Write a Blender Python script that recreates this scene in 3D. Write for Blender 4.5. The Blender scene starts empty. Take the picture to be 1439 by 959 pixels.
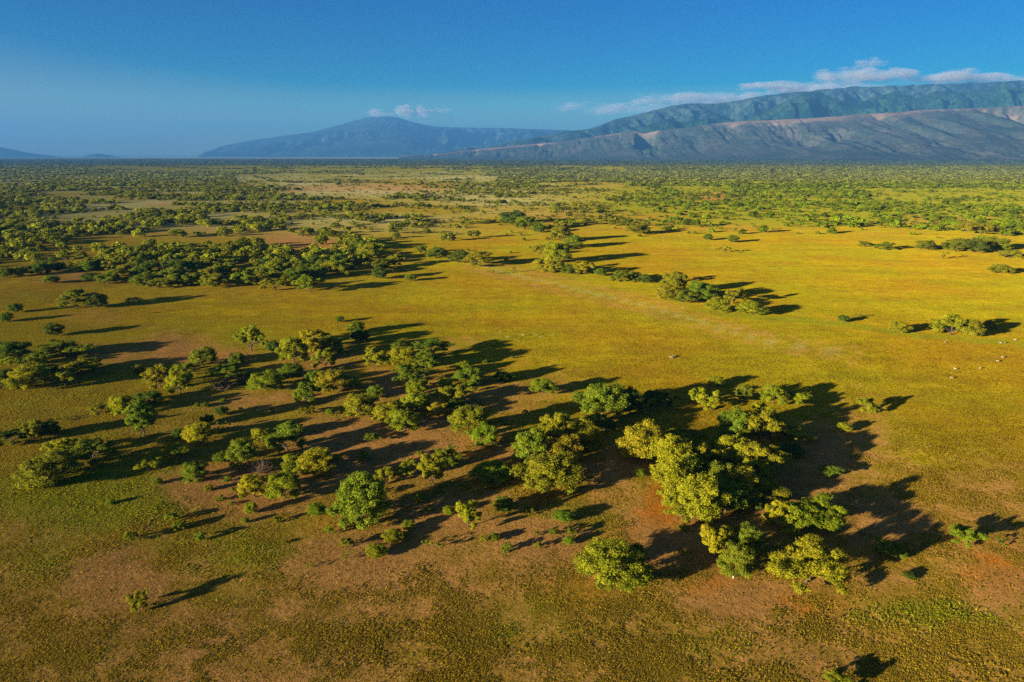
import bpy, math, random
import numpy as np
from mathutils import Vector

R = np.random.default_rng(11)
random.seed(11)
sc = bpy.context.scene
C = sc.collection

# ------------------------------------------------------------------ camera and photo geometry
PW, PH = 1439.0, 959.0
CAM_H = 60.0
F_PX = 959.3                      # 24 mm lens on a 36 mm wide sensor
PITCH = math.atan((479.5 - 219.0) / F_PX)
CP, SP = math.cos(PITCH), math.sin(PITCH)
SUN_EL = math.radians(9.5)
SUN_AZ = math.radians(33.0)       # the light travels towards +X, +Y by this angle

def ray(u, v):
    dx = (np.asarray(u, float) - 719.5) / F_PX
    dy = -(np.asarray(v, float) - 479.5) / F_PX
    return dx, CP + dy * SP, -SP + dy * CP

def ground_at(u, v, z=0.0):
    dx, ry, rz = ray(u, v)
    t = (z - CAM_H) / rz
    return dx * t, ry * t, t

def project(x, y, z):
    zz = z - CAM_H
    d = np.maximum(y * CP - zz * SP, 1e-3)
    up = y * SP + zz * CP
    return 719.5 + F_PX * x / d, 479.5 - F_PX * up / d, d

# ------------------------------------------------------------------ noise
def _hash(ix, iy, s):
    n = (ix.astype(np.int64) * 374761393 + iy.astype(np.int64) * 668265263 + s * 974634777) & 0xffffffff
    n = ((n ^ (n >> 13)) * 1274126177) & 0xffffffff
    n = ((n ^ (n >> 16)) * 2246822519) & 0xffffffff
    return ((n ^ (n >> 15)) & 0xffffff) / float(0xffffff)

def vnoise(x, y, s=0):
    x = np.asarray(x, float); y = np.asarray(y, float)
    ix, iy = np.floor(x), np.floor(y)
    fx, fy = x - ix, y - iy
    fx = fx * fx * (3 - 2 * fx); fy = fy * fy * (3 - 2 * fy)
    a = _hash(ix, iy, s); b = _hash(ix + 1, iy, s); c = _hash(ix, iy + 1, s); d = _hash(ix + 1, iy + 1, s)
    return (a * (1 - fx) + b * fx) * (1 - fy) + (c * (1 - fx) + d * fx) * fy

def fbm(x, y, o=4, s=0):
    t = 0; a = 0.5; n = 0
    for k in range(o):
        t = t + a * vnoise(x * 2 ** k, y * 2 ** k, s + k * 17); n += a; a *= 0.5
    return t / n

def ridged(x, y, o=4, s=0):
    t = 0; a = 0.5; n = 0
    for k in range(o):
        t = t + a * (1 - np.abs(2 * vnoise(x * 2 ** k, y * 2 ** k, s + k * 13) - 1)); n += a; a *= 0.5
    return t / n

def sst(a, b, x):
    t = np.clip((np.asarray(x, float) - a) / (b - a), 0, 1)
    return t * t * (3 - 2 * t)

def ground_z(x, y):
    near = sst(1500, 500, y)
    z = near * (0.75 * (fbm(x / 46, y / 46, 3, 5) - 0.5) + 0.3 * (fbm(x / 9, y / 9, 2, 9) - 0.5))
    return z + 57.0 * sst(37000, 43000, y)

# ------------------------------------------------------------------ small helpers
def tag(o, label=None, cat=None, group=None, kind=None):
    if label: o['label'] = label
    if cat: o['category'] = cat
    if group: o['group'] = group
    if kind: o['kind'] = kind
    return o

def mesh_from(name, verts, faces, mats=(), mat_idx=None, smooth=False):
    me = bpy.data.meshes.new(name)
    v = np.asarray(verts, np.float32); f = np.asarray(faces, np.int32)
    k = f.shape[1]
    me.vertices.add(len(v)); me.vertices.foreach_set('co', v.ravel())
    me.loops.add(f.size); me.loops.foreach_set('vertex_index', f.ravel())
    me.polygons.add(len(f))
    me.polygons.foreach_set('loop_start', np.arange(0, f.size, k, dtype=np.int32))
    me.polygons.foreach_set('loop_total', np.full(len(f), k, np.int32))
    for m in mats: me.materials.append(m)
    if mat_idx is not None: me.polygons.foreach_set('material_index', np.asarray(mat_idx, np.int32))
    me.polygons.foreach_set('use_smooth', np.full(len(f), smooth))
    me.update(calc_edges=True); me.validate()
    return me

def link(name, me, parent=None):
    o = bpy.data.objects.new(name, me); C.objects.link(o)
    if parent is not None: o.parent = parent
    return o

class NT:
    def __init__(self, name):
        self.m = bpy.data.materials.new(name); self.m.use_nodes = True
        self.t = self.m.node_tree; self.t.nodes.clear()
        self.out = self.t.nodes.new('ShaderNodeOutputMaterial')
    def n(self, typ, **kw):
        nd = self.t.nodes.new(typ)
        for k, v in kw.items():
            if k == 'ins':
                for kk, vv in v.items(): self.put(nd, kk, vv)
            else: setattr(nd, k, v)
        return nd
    def put(self, nd, key, val):
        s = nd.inputs[key]
        if isinstance(val, bpy.types.NodeSocket): self.t.links.new(val, s)
        else: s.default_value = val
    def math(self, op, a, b=0.0, c=None, clamp=False):
        nd = self.n('ShaderNodeMath', operation=op, use_clamp=clamp)
        self.put(nd, 0, a); self.put(nd, 1, b)
        if c is not None: self.put(nd, 2, c)
        return nd.outputs[0]
    def mix(self, f, a, b, blend='MIX'):
        nd = self.n('ShaderNodeMix', data_type='RGBA', blend_type=blend)
        self.put(nd, 0, f); self.put(nd, 6, a if isinstance(a, bpy.types.NodeSocket) else (*a, 1)); self.put(nd, 7, b if isinstance(b, bpy.types.NodeSocket) else (*b, 1))
        return nd.outputs[2]
    def noise(self, vec, scale, detail=3.0, rough=0.55):
        nd = self.n('ShaderNodeTexNoise'); self.put(nd, 'Scale', scale); self.put(nd, 'Detail', detail); self.put(nd, 'Roughness', rough)
        if vec is not None: self.put(nd, 'Vector', vec)
        return nd.outputs[0]
    def ramp(self, x, lo, hi):
        nd = self.n('ShaderNodeMapRange', interpolation_type='SMOOTHSTEP', ins={0: x, 1: lo, 2: hi})
        return nd.outputs[0]
    def done(self, sh, vol=None):
        if sh is not None: self.t.links.new(sh, self.out.inputs[0])
        if vol is not None: self.t.links.new(vol, self.out.inputs[1])
        return self.m

# ------------------------------------------------------------------ materials
GOLD = np.array([0.335, 0.205, 0.010]); OLIVE = np.array([0.245, 0.155, 0.014]); GREEN = np.array([0.170, 0.172, 0.007])
SOIL = np.array([0.310, 0.155, 0.036]); RED = np.array([0.33, 0.115, 0.008]); PALE = np.array([0.40, 0.35, 0.16])

def leaf_material(name, src):
    N = NT(name)
    if src == 'object':
        base = N.n('ShaderNodeObjectInfo').outputs['Color']
    else:
        base = N.n('ShaderNodeAttribute', attribute_type='INSTANCER', attribute_name='tint').outputs['Color']
    tone = N.n('ShaderNodeAttribute', attribute_type='GEOMETRY', attribute_name='tone').outputs['Fac']
    hs = N.n('ShaderNodeHueSaturation')
    N.put(hs, 'Color', base)
    N.put(hs, 'Hue', N.math('MULTIPLY_ADD', tone, -0.030, 0.519))
    N.put(hs, 'Value', N.math('MULTIPLY_ADD', tone, 0.95, 0.5))
    col = hs.outputs[0]
    d = N.n('ShaderNodeBsdfDiffuse', ins={'Color': col})
    tr = N.n('ShaderNodeBsdfTranslucent', ins={'Color': col})
    mx = N.n('ShaderNodeMixShader', ins={0: 0.32}); N.put(mx, 1, d.outputs[0]); N.put(mx, 2, tr.outputs[0])
    return N.done(mx.outputs[0])
M_LEAF = leaf_material('foliage', 'object')
M_LEAF_FAR = leaf_material('woodland_foliage', 'inst')

def bark_material(name, col):
    N = NT(name)
    tc = N.n('ShaderNodeTexCoord').outputs['Object']
    c = N.mix(N.ramp(N.noise(tc, 30.0), 0.3, 0.7), tuple(np.array(col) * 0.6), tuple(np.array(col) * 1.25))
    b = N.n('ShaderNodeBsdfPrincipled', ins={'Base Color': c, 'Roughness': 0.95})
    return N.done(b.outputs[0])
M_BARK = bark_material('bark', (0.075, 0.055, 0.04))
M_DRY = bark_material('dry_wood', (0.115, 0.072, 0.036))
M_PALEWOOD = bark_material('bleached_wood', (0.62, 0.56, 0.48))

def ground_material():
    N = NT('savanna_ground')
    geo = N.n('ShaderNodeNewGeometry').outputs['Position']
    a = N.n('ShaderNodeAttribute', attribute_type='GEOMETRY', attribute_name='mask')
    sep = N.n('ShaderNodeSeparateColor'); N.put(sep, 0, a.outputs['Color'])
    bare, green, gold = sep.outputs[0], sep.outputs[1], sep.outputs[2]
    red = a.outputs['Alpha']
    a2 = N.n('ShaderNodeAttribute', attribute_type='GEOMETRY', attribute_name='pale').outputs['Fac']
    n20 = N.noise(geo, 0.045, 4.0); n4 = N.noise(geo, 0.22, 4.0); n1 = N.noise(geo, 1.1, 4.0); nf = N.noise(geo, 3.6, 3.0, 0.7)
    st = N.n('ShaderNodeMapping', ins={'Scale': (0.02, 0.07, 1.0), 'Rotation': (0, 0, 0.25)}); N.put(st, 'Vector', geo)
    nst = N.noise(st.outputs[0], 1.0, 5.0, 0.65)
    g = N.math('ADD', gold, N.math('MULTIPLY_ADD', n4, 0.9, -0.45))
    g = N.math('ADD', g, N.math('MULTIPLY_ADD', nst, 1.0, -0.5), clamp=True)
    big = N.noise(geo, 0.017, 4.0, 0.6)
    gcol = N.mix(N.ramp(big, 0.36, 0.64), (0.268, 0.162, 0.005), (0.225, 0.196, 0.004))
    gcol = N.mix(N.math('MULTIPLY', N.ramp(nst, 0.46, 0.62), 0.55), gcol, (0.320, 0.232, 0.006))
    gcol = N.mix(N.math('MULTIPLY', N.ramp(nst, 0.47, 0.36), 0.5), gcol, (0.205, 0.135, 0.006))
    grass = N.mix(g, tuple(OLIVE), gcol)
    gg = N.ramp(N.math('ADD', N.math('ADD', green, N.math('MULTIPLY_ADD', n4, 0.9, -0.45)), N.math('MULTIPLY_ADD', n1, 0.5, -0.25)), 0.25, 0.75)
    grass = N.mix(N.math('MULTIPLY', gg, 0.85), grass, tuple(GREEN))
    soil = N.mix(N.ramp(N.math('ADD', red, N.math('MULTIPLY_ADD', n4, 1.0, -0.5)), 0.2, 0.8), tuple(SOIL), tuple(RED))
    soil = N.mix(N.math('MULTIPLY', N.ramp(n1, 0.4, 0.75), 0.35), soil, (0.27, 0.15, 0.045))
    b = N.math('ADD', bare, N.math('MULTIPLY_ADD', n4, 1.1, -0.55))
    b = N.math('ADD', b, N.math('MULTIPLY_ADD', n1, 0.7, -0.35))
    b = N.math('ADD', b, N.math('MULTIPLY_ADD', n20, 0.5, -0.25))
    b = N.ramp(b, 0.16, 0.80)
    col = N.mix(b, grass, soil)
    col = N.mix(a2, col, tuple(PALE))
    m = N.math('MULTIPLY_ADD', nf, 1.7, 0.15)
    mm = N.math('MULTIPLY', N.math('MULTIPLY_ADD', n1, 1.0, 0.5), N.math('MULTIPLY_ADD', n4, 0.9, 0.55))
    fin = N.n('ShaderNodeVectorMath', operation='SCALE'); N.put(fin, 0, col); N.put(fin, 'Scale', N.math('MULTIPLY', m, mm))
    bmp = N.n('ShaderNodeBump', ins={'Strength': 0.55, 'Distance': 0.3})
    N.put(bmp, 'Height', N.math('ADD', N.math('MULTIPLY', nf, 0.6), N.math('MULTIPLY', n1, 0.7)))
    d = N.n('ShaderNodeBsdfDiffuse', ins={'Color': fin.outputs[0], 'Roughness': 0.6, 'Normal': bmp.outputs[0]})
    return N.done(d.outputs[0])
M_GROUND = ground_material()

def rock_material(name, low, high, veg, vscale, cliff):
    N = NT(name)
    geo = N.n('ShaderNodeNewGeometry').outputs['Position']
    hgt = N.n('ShaderNodeAttribute', attribute_type='GEOMETRY', attribute_name='rel').outputs['Fac']
    n1 = N.noise(geo, vscale, 6.0, 0.65); n2 = N.noise(geo, vscale * 9, 4.0, 0.7); n3 = N.noise(geo, vscale * 0.3, 3.0)
    c = N.mix(N.ramp(n3, 0.3, 0.7), low, high)
    v = N.ramp(N.math('ADD', N.math('MULTIPLY', n1, 0.5), N.math('MULTIPLY', n2, 0.6)), 0.44, 0.64)
    c = N.mix(v, c, veg)
    k = N.ramp(N.math('ADD', hgt, N.math('ADD', N.math('MULTIPLY_ADD', n1, 0.5, -0.25), N.math('MULTIPLY_ADD', n3, 0.5, -0.25))), 0.93, 1.03)
    c = N.mix(N.math('MULTIPLY', k, cliff), c, (0.42, 0.26, 0.17))
    bmp = N.n('ShaderNodeBump', ins={'Strength': 0.8, 'Distance': 30.0}); N.put(bmp, 'Height', N.math('ADD', N.math('MULTIPLY', n1, 0.35), N.math('MULTIPLY', n2, 0.5)))
    d = N.n('ShaderNodeBsdfDiffuse', ins={'Color': c, 'Normal': bmp.outputs[0]})
    return N.done(d.outputs[0])

# ------------------------------------------------------------------ what grows where on the ground (painted in world space)
BARE = [(170,822,95,52,.75),(330,690,110,36,.95),(450,640,60,30,.7),(500,790,120,60,.8),(620,735,90,36,.8),(760,765,100,45,.8),
        (845,800,60,36,.6),(640,850,120,36,.3),(950,740,60,70,.8),(1050,832,130,34,.95),(1250,830,120,34,.5),(1400,830,80,60,.7),
        (880,690,60,50,.5),(600,640,110,40,.8),(500,615,90,40,.85),(690,560,100,50,.5),(1200,640,80,80,.5),(1235,730,80,60,.7),
        (330,500,70,20,.6),(250,490,60,22,.8),(180,500,80,18,.5),(130,450,60,12,.35),(420,345,60,12,.9),(640,480,60,12,.4),(40,740,60,20,.4),(380,560,150,22,.55),(560,600,120,30,.7),(700,640,90,26,.6),(470,660,60,30,.8),(1150,650,70,60,.7),(880,650,50,40,.6),(300,600,120,16,.45),(1270,700,60,40,.5),(1100,690,60,40,.7),(760,545,60,25,.45),
        (1180,800,50,20,.4),(1340,720,50,30,.3),(60,880,60,30,.3),(430,890,50,20,.4),(700,700,60,30,.5),(450,520,90,30,.5),(560,545,70,30,.6),
        (110,395,60,8,.6),(500,265,170,8,.6),(1000,277,40,5,.9),(900,305,120,7,.35),(770,300,120,10,.3),(230,286,40,4,.6),(860,260,60,4,.3),
        (1330,310,80,6,.5),(1000,320,140,8,.3),(600,310,70,8,.3)]
REDS = [(800,845,55,25,.8),(950,700,32,50,.7),(250,745,26,12,.9),(1160,472,40,7,.9),(430,730,40,14,.5),(900,620,70,20,.5),(1000,800,70,30,.5),
        (690,640,40,20,.5),(1030,437,30,5,.7),(1150,860,60,25,.6),(880,770,40,30,.5),(1390,800,60,40,.5),(1000,300,300,25,.5)]
GREENS = [(130,705,140,50,1.2),(230,680,60,26,1.0),(80,790,100,60,.6),(350,770,100,30,.7),(820,730,120,26,.7),(330,830,90,40,.5),(700,900,150,50,.5),
          (1330,870,160,24,.8),(750,860,80,40,.5),(560,640,60,14,.5),(450,880,120,40,.4),(100,930,160,40,.4),(1000,900,160,40,.35),
          (640,650,60,16,.5),(1100,790,90,20,.4),(60,640,80,20,.4),(480,590,40,12,.4)]

def blobs(L, u, v):
    t = np.zeros_like(u)
    for (a, b, ru, rv, s) in L:
        t = np.maximum(t, s * np.exp(-(((u - a) / ru) ** 2 + ((v - b) / rv) ** 2) * 0.9))
    return t

def seg_dist(u, v, pts):
    d = np.full_like(u, 1e9)
    for (a, b), (c, e) in zip(pts[:-1], pts[1:]):
        L2 = (c - a) ** 2 + (e - b) ** 2
        t = np.clip(((u - a) * (c - a) + (v - b) * (e - b)) / L2, 0, 1)
        d = np.minimum(d, np.hypot(u - a - t * (c - a), (v - b - t * (e - b))))
    return d

DITCH = [(640,385),(760,388),(870,399),(940,425),(1000,440),(1060,446),(1130,450),(1200,458),(1260,468),(1320,474),(1400,480),(1500,490)]
TRACK = [(660,368),(720,386),(800,404),(900,428),(980,452),(1080,480),(1200,500)]
PATHS = [[(900,690),(960,760),(1040,815),(1130,852),(1240,900),(1439,950)], [(1060,600),(1090,630)], [(330,700),(420,690),(500,660),(560,640),(640,640)]]
def masks(x, y):
    """bare, green, gold, red, pale at ground points"""
    u, v, _ = project(x, y, 0 * x)
    w1 = (fbm(x / 30, y / 30, 3, 21) - 0.5)
    vv = v + w1 * 26; uu = u + (fbm(x / 34, y / 34, 3, 22) - 0.5) * 60
    scale = np.clip((v - 219) / 260, 0.02, 1)
    vv = v + w1 * 40 * scale; uu = u + (fbm(x / 34, y / 34, 3, 22) - 0.5) * 80 * scale
    bare = np.minimum(1.0, 1.25 * blobs(BARE, uu, vv)); red = np.minimum(1, 1.3 * blobs(REDS, uu, vv)); green = blobs(GREENS, uu, vv)
    gold = sst(800, 500, v + (760 - u) * 0.20)
    gold = gold * (0.80 + 0.2 * sst(200, 700, u)) 
    gold = np.where(v < 420, np.minimum(gold, 0.5 + 0.5 * sst(300, 700, u)), gold)
    green = np.maximum(green, 0.42 * sst(620, 380, u) * sst(420, 470, v) * sst(900, 780, v))
    dd = seg_dist(u, v, DITCH); green = np.maximum(green, (0.35 + 0.6 * sst(900, 1060, u)) * np.exp(-(dd / 4.5) ** 2)); bare = bare * (1 - 0.8 * np.exp(-(dd / 6.0) ** 2))
    bare = np.maximum(bare, 0.50 * sst(540, 740, v) * (0.55 + 0.9 * fbm(x / 16, y / 16, 3, 71)) * (1 - 0.6 * green))
    for pts in PATHS: bare = np.maximum(bare, 0.6 * np.exp(-(seg_dist(u, v, pts) / (2.2 + 5 * (v - 300) / 600)) ** 2))
    td = seg_dist(u, v, TRACK)
    bare = np.maximum(bare, 0.45 * np.exp(-((td - 9) / 6.0) ** 2) * (v > 365)); gold = np.minimum(1.0, gold + 0.35 * np.exp(-(td / 4.0) ** 2)); trk = 0.30 * np.exp(-(td / 1.9) ** 2)
    # far plain: bands of woodland floor, green scrub and brown grass
    far = sst(345, 300, v)
    fb = fbm(x / 160, y / 160, 4, 31)
    ggrn = np.clip(0.48 + 0.55 * sst(820, 980, u) * sst(330, 300, v) + 0.5 * (fb - 0.5) + 0.30 * sst(262, 245, v), 0, 1)
    green = green * (1 - far) + far * ggrn
    gold = gold * (1 - far) + far * np.clip(0.62 + 0.8 * (fb - 0.5) - 0.45 * sst(262, 240, v), 0, 1)
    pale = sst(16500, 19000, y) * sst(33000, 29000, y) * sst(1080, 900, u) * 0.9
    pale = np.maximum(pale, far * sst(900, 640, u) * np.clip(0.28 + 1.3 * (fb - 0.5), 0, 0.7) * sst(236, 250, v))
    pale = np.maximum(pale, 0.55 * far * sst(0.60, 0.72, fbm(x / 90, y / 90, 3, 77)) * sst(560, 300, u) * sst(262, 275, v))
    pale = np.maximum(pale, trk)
    return bare, green, gold, red, pale

# ------------------------------------------------------------------ ground sheet
def make_ground():
    ny, nx = 620, 460
    t = np.linspace(0, 1, ny)
    ys = -250 + 330 * (np.exp(t * math.log((43600 + 580) / 330)) - 1)
    s = np.linspace(-1, 1, nx); s = np.sign(s) * (0.80 * np.abs(s) + 0.20 * np.abs(s) ** 5)
    Y, S = np.meshgrid(ys, s, indexing='ij')
    X = S * (Y + 330) * 1.02
    Z = ground_z(X, Y)
    v = np.stack([X, Y, Z], -1).reshape(-1, 3)
    i = np.arange(ny * nx).reshape(ny, nx)
    f = np.stack([i[:-1, :-1], i[:-1, 1:], i[1:, 1:], i[1:, :-1]], -1).reshape(-1, 4)
    me = mesh_from('ground', v, f, [M_GROUND], smooth=True)
    x, y = v[:, 0], v[:, 1]
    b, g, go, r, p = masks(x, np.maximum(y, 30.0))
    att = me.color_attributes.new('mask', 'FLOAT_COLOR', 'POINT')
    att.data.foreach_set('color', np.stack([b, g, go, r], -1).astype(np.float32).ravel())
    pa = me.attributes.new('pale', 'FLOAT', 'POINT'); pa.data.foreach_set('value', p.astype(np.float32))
    o = link('ground', me); tag(o, 'golden and brown savanna plain reaching to the horizon', 'ground', kind='structure')
make_ground()

# ------------------------------------------------------------------ mountains
def crest_mesh(name, pts, Yc, width, back, mat, rough, seed, gully=700.0, nu=420, nb=56, power=1.25, canyon=None):
    pts = np.array(pts, float)
    us = np.linspace(pts[0, 0], pts[-1, 0], nu)
    vs = np.interp(us, pts[:, 0], pts[:, 1])
    Y1 = np.interp(us, *np.array(Yc, float).T) if not np.isscalar(Yc) else np.full(nu, float(Yc))
    W = np.interp(us, *np.array(width, float).T) if not np.isscalar(width) else np.full(nu, float(width))
    dx, ry, rz = ray(us, vs)
    zc = np.maximum(CAM_H + rz / ry * Y1, 0)
    b = np.concatenate([np.linspace(0, 1, nb), 1 + np.linspace(0.04, 1, 14) * back])
    B, U = np.meshgrid(b, us, indexing='ij')
    YY = Y1 + (B - 1) * W
    XX = dx / ry * YY
    front = np.clip(B, 0, 1)
    prof = front ** power
    drop = np.clip(B - 1, 0, None)
    rd = ridged(XX / gully + 0.7 * fbm(XX / 900, YY / 900, 2, seed + 5), YY / (gully * 6.0), 5, seed)
    fn = fbm(XX / (gully * 0.35), YY / (gully * 0.35), 4, seed + 3)
    env = 5.2 * front ** 2.2 * (1 - front) ** 0.7 + 0.10 * (front > 0) * (front < 1)
    Z = zc * prof
    env = env * (0.35 + 1.3 * sst(0.35, 0.65, fbm(XX / 1500, YY / 1500, 3, seed + 21)))
    dz = rough * (rd - 0.62) + rough * 0.22 * (fn - 0.5)
    Z = Z + zc * env * np.where(dz > 0, dz * (0.55 - 0.45 * sst(0.6, 0.95, front)), dz * 1.25)
    if canyon is not None:
        Z = Z * (1 - 0.62 * np.exp(-((U - canyon[0] - 10 * (B - 0.8)) / canyon[1]) ** 4) * sst(0.45, 0.62, B) * sst(0.995, 0.9, B))
    Z = Z + zc * (B >= 0.985) * 0.025 * (fbm(XX / 260, 0 * XX, 3, seed + 9) - 0.5)
    Z = Z - zc * 0.9 * drop ** 1.6 / max(back, 0.01) ** 1.6 * 0.8
    Z = np.clip(Z, -2.0, 1795.0)
    n0, n1 = B.shape
    v = np.stack([XX, YY, Z], -1).reshape(-1, 3)
    i = np.arange(n0 * n1).reshape(n0, n1)
    f = np.stack([i[:-1, :-1], i[:-1, 1:], i[1:, 1:], i[1:, :-1]], -1).reshape(-1, 4)
    me = mesh_from(name, v, f, [mat], smooth=True)
    at = me.attributes.new('rel', 'FLOAT', 'POINT'); at.data.foreach_set('value', front.astype(np.float32).ravel())
    return link(name, me)

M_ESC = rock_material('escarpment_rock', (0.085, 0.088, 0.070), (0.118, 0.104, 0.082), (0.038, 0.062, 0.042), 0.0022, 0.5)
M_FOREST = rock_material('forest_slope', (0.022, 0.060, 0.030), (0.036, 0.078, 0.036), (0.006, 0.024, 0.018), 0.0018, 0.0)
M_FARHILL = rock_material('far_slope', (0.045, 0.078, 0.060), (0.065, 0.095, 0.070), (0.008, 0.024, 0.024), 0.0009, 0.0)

o = crest_mesh('escarpment', [(560,219.5),(620,216),(680,209),(740,204),(800,198),(850,190),(880,186),(894,184.5),(905,188),(922,184),(965,179),(1000,174),(1050,170),(1110,168),
        (1150,166),(1200,162),(1260,158),(1320,154),(1439,149),(1540,146),(1700,143)],
        [(560,15500),(900,12800),(1200,11300),(1700,9800)], [(560,1500),(900,1900),(1200,2900),(1700,3200)], 0.7, M_ESC, 0.62, 101, 340.0, 900, 90, 1.45, canyon=(909, 13))
tag(o, 'grey brown escarpment with gullied slopes and a pale cliff line along its top', 'hills', kind='structure')
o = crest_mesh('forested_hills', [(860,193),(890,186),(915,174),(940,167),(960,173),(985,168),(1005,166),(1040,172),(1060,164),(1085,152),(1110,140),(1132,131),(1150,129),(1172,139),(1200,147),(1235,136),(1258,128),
        (1285,137),(1320,127),(1345,131),(1370,129),(1400,124),(1439,125),(1540,121),(1700,118)], 13900, 1500, 0.6, M_FOREST, 0.95, 131, 620.0, 520, 60, 0.75)
tag(o, 'blue green forested hills rising behind the escarpment', 'hills', kind='structure')
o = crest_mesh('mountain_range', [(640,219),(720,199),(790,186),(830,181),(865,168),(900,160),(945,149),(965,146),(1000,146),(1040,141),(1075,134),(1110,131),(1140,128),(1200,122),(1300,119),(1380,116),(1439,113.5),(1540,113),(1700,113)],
        16500, 2000, 0.5, M_FARHILL, 0.85, 151, 620.0, 520, 60, 0.8)
tag(o, 'high blue mountain range under a bank of cloud', 'mountains', kind='structure')
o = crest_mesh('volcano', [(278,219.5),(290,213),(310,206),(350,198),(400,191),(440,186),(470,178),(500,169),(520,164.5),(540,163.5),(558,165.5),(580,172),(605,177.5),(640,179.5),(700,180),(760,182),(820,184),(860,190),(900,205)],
        30500, 6500, 0.5, M_FARHILL, 0.75, 171, 900.0, 460, 60, 0.95)
tag(o, 'broad blue volcano with long shoulders on the horizon', 'mountain', kind='structure')
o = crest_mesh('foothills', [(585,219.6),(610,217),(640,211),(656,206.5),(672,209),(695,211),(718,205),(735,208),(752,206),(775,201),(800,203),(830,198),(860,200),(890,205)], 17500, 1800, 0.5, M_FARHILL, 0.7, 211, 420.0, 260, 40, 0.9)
tag(o, 'low blue foothills between the volcano and the escarpment', 'hills', kind='structure')
o = crest_mesh('hill', [(-140,203),(-60,205),(0,207),(18,210),(35,214.5),(55,217),(78,219.6)], 24000, 2500, 0.5, M_FARHILL, 0.2, 191, 700.0, 120, 30, 1.0)
tag(o, 'dark blue hill at the left end of the horizon', 'hill', kind='structure')
o = crest_mesh('hill', [(118,219.6),(128,217.2),(138,216.2),(150,217.6),(162,219.6)], 24500, 1500, 0.5, M_FARHILL, 0.3, 195, 500.0, 60, 24, 1.0)
tag(o, 'tiny low blue hill on the left horizon', 'hill', kind='structure')

# ------------------------------------------------------------------ trees: prototypes in unit size (1 wide, 1 high)
def leaves_mesh(clumps, n, size, rng, zmin=0.03, sub=0):
    """clumps: rows x, y, z, rx, rz; returns verts, faces, tone"""
    cl = np.asarray(clumps, float)
    if sub:
        src = []; par = []
        for q, c in enumerate(cl):
            for e in range(sub):
                dv = rng.normal(size=3); dv /= np.linalg.norm(dv); dv[2] = dv[2] * 0.8 + 0.15
                f_ = 0.55 + 0.25 * rng.random(); s_ = 0.40 + 0.22 * rng.random()
                src.append((c[0] + dv[0] * c[3] * f_, c[1] + dv[1] * c[3] * f_, c[2] + dv[2] * c[4] * f_, c[3] * s_, c[4] * s_ * 0.85)); par.append(q)
        src = np.array(src); par = np.array(par)
    else:
        src = cl; par = np.arange(len(cl))
    top, cl = cl, src
    wgt = cl[:, 3] ** 2; wgt = wgt / wgt.sum()
    k = rng.choice(len(cl), n, p=wgt)
    d = rng.normal(size=(n, 3)); d /= np.linalg.norm(d, axis=1)[:, None]
    rad = rng.random(n) ** 0.33
    rad = np.where(rng.random(n) < 0.12, rad * 1.18, rad)
    # ragged clump outline
    ph = cl[k, 0] * 31 + cl[k, 1] * 17
    rad = rad * (0.82 + 0.26 * np.sin(d[:, 0] * 7 + ph) * np.sin(d[:, 1] * 6 + ph * 1.3) + 0.18 * np.sin(d[:, 2] * 8 + ph))
    p = np.stack([cl[k, 0] + d[:, 0] * rad * cl[k, 3], cl[k, 1] + d[:, 1] * rad * cl[k, 3], cl[k, 2] + d[:, 2] * rad * cl[k, 4]], -1)
    keep = p[:, 2] > zmin
    p, d, k = p[keep], d[keep], k[keep]; n = len(p)
    dp = p - top[par[k], :3]; dp /= np.linalg.norm(dp, axis=1)[:, None] + 1e-9
    d = 0.5 * d + 0.5 * dp
    nr = d * 0.8 + np.array([0, 0, 0.35]) + rng.normal(size=(n, 3)) * 0.55
    nr /= np.linalg.norm(nr, axis=1)[:, None]
    a = np.cross(nr, rng.normal(size=(n, 3))); a /= np.linalg.norm(a, axis=1)[:, None]
    b = np.cross(nr, a)
    s = size * (0.55 + 0.9 * rng.random(n))[:, None]
    l, w = s * 0.75, s * 0.5
    j = lambda: 1 + 0.35 * (rng.random((n, 1)) - 0.5)
    v = np.stack([p - a * l * j(), p + b * w * j() + nr * s * 0.12, p + a * l * j(), p - b * w * j() + nr * s * 0.12], 1).reshape(-1, 3)
    f = np.arange(4 * n).reshape(n, 4)
    ct = rng.random(len(cl))
    tone = np.clip(0.35 * ct[k] + 0.30 * rng.random(len(top))[par[k]] + 0.35 * rng.random(n), 0, 1)
    return v, f, np.repeat(tone, 4)

def tube(path, radii, sides=6):
    path = np.asarray(path, float); m = len(path)
    vs = []; fs = []
    for i in range(m):
        t = path[min(i + 1, m - 1)] - path[max(i - 1, 0)]; t = t / (np.linalg.norm(t) + 1e-9)
        a = np.cross(t, [0.3, 0.9, 0.1]); a /= np.linalg.norm(a); b = np.cross(t, a)
        for q in range(sides):
            an = 2 * math.pi * q / sides
            vs.append(path[i] + radii[i] * (a * math.cos(an) + b * math.sin(an)))
    for i in range(m - 1):
        for q in range(sides):
            fs.append((i * sides + q, i * sides + (q + 1) % sides, (i + 1) * sides + (q + 1) % sides, (i + 1) * sides + q))
    return vs, fs

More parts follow.
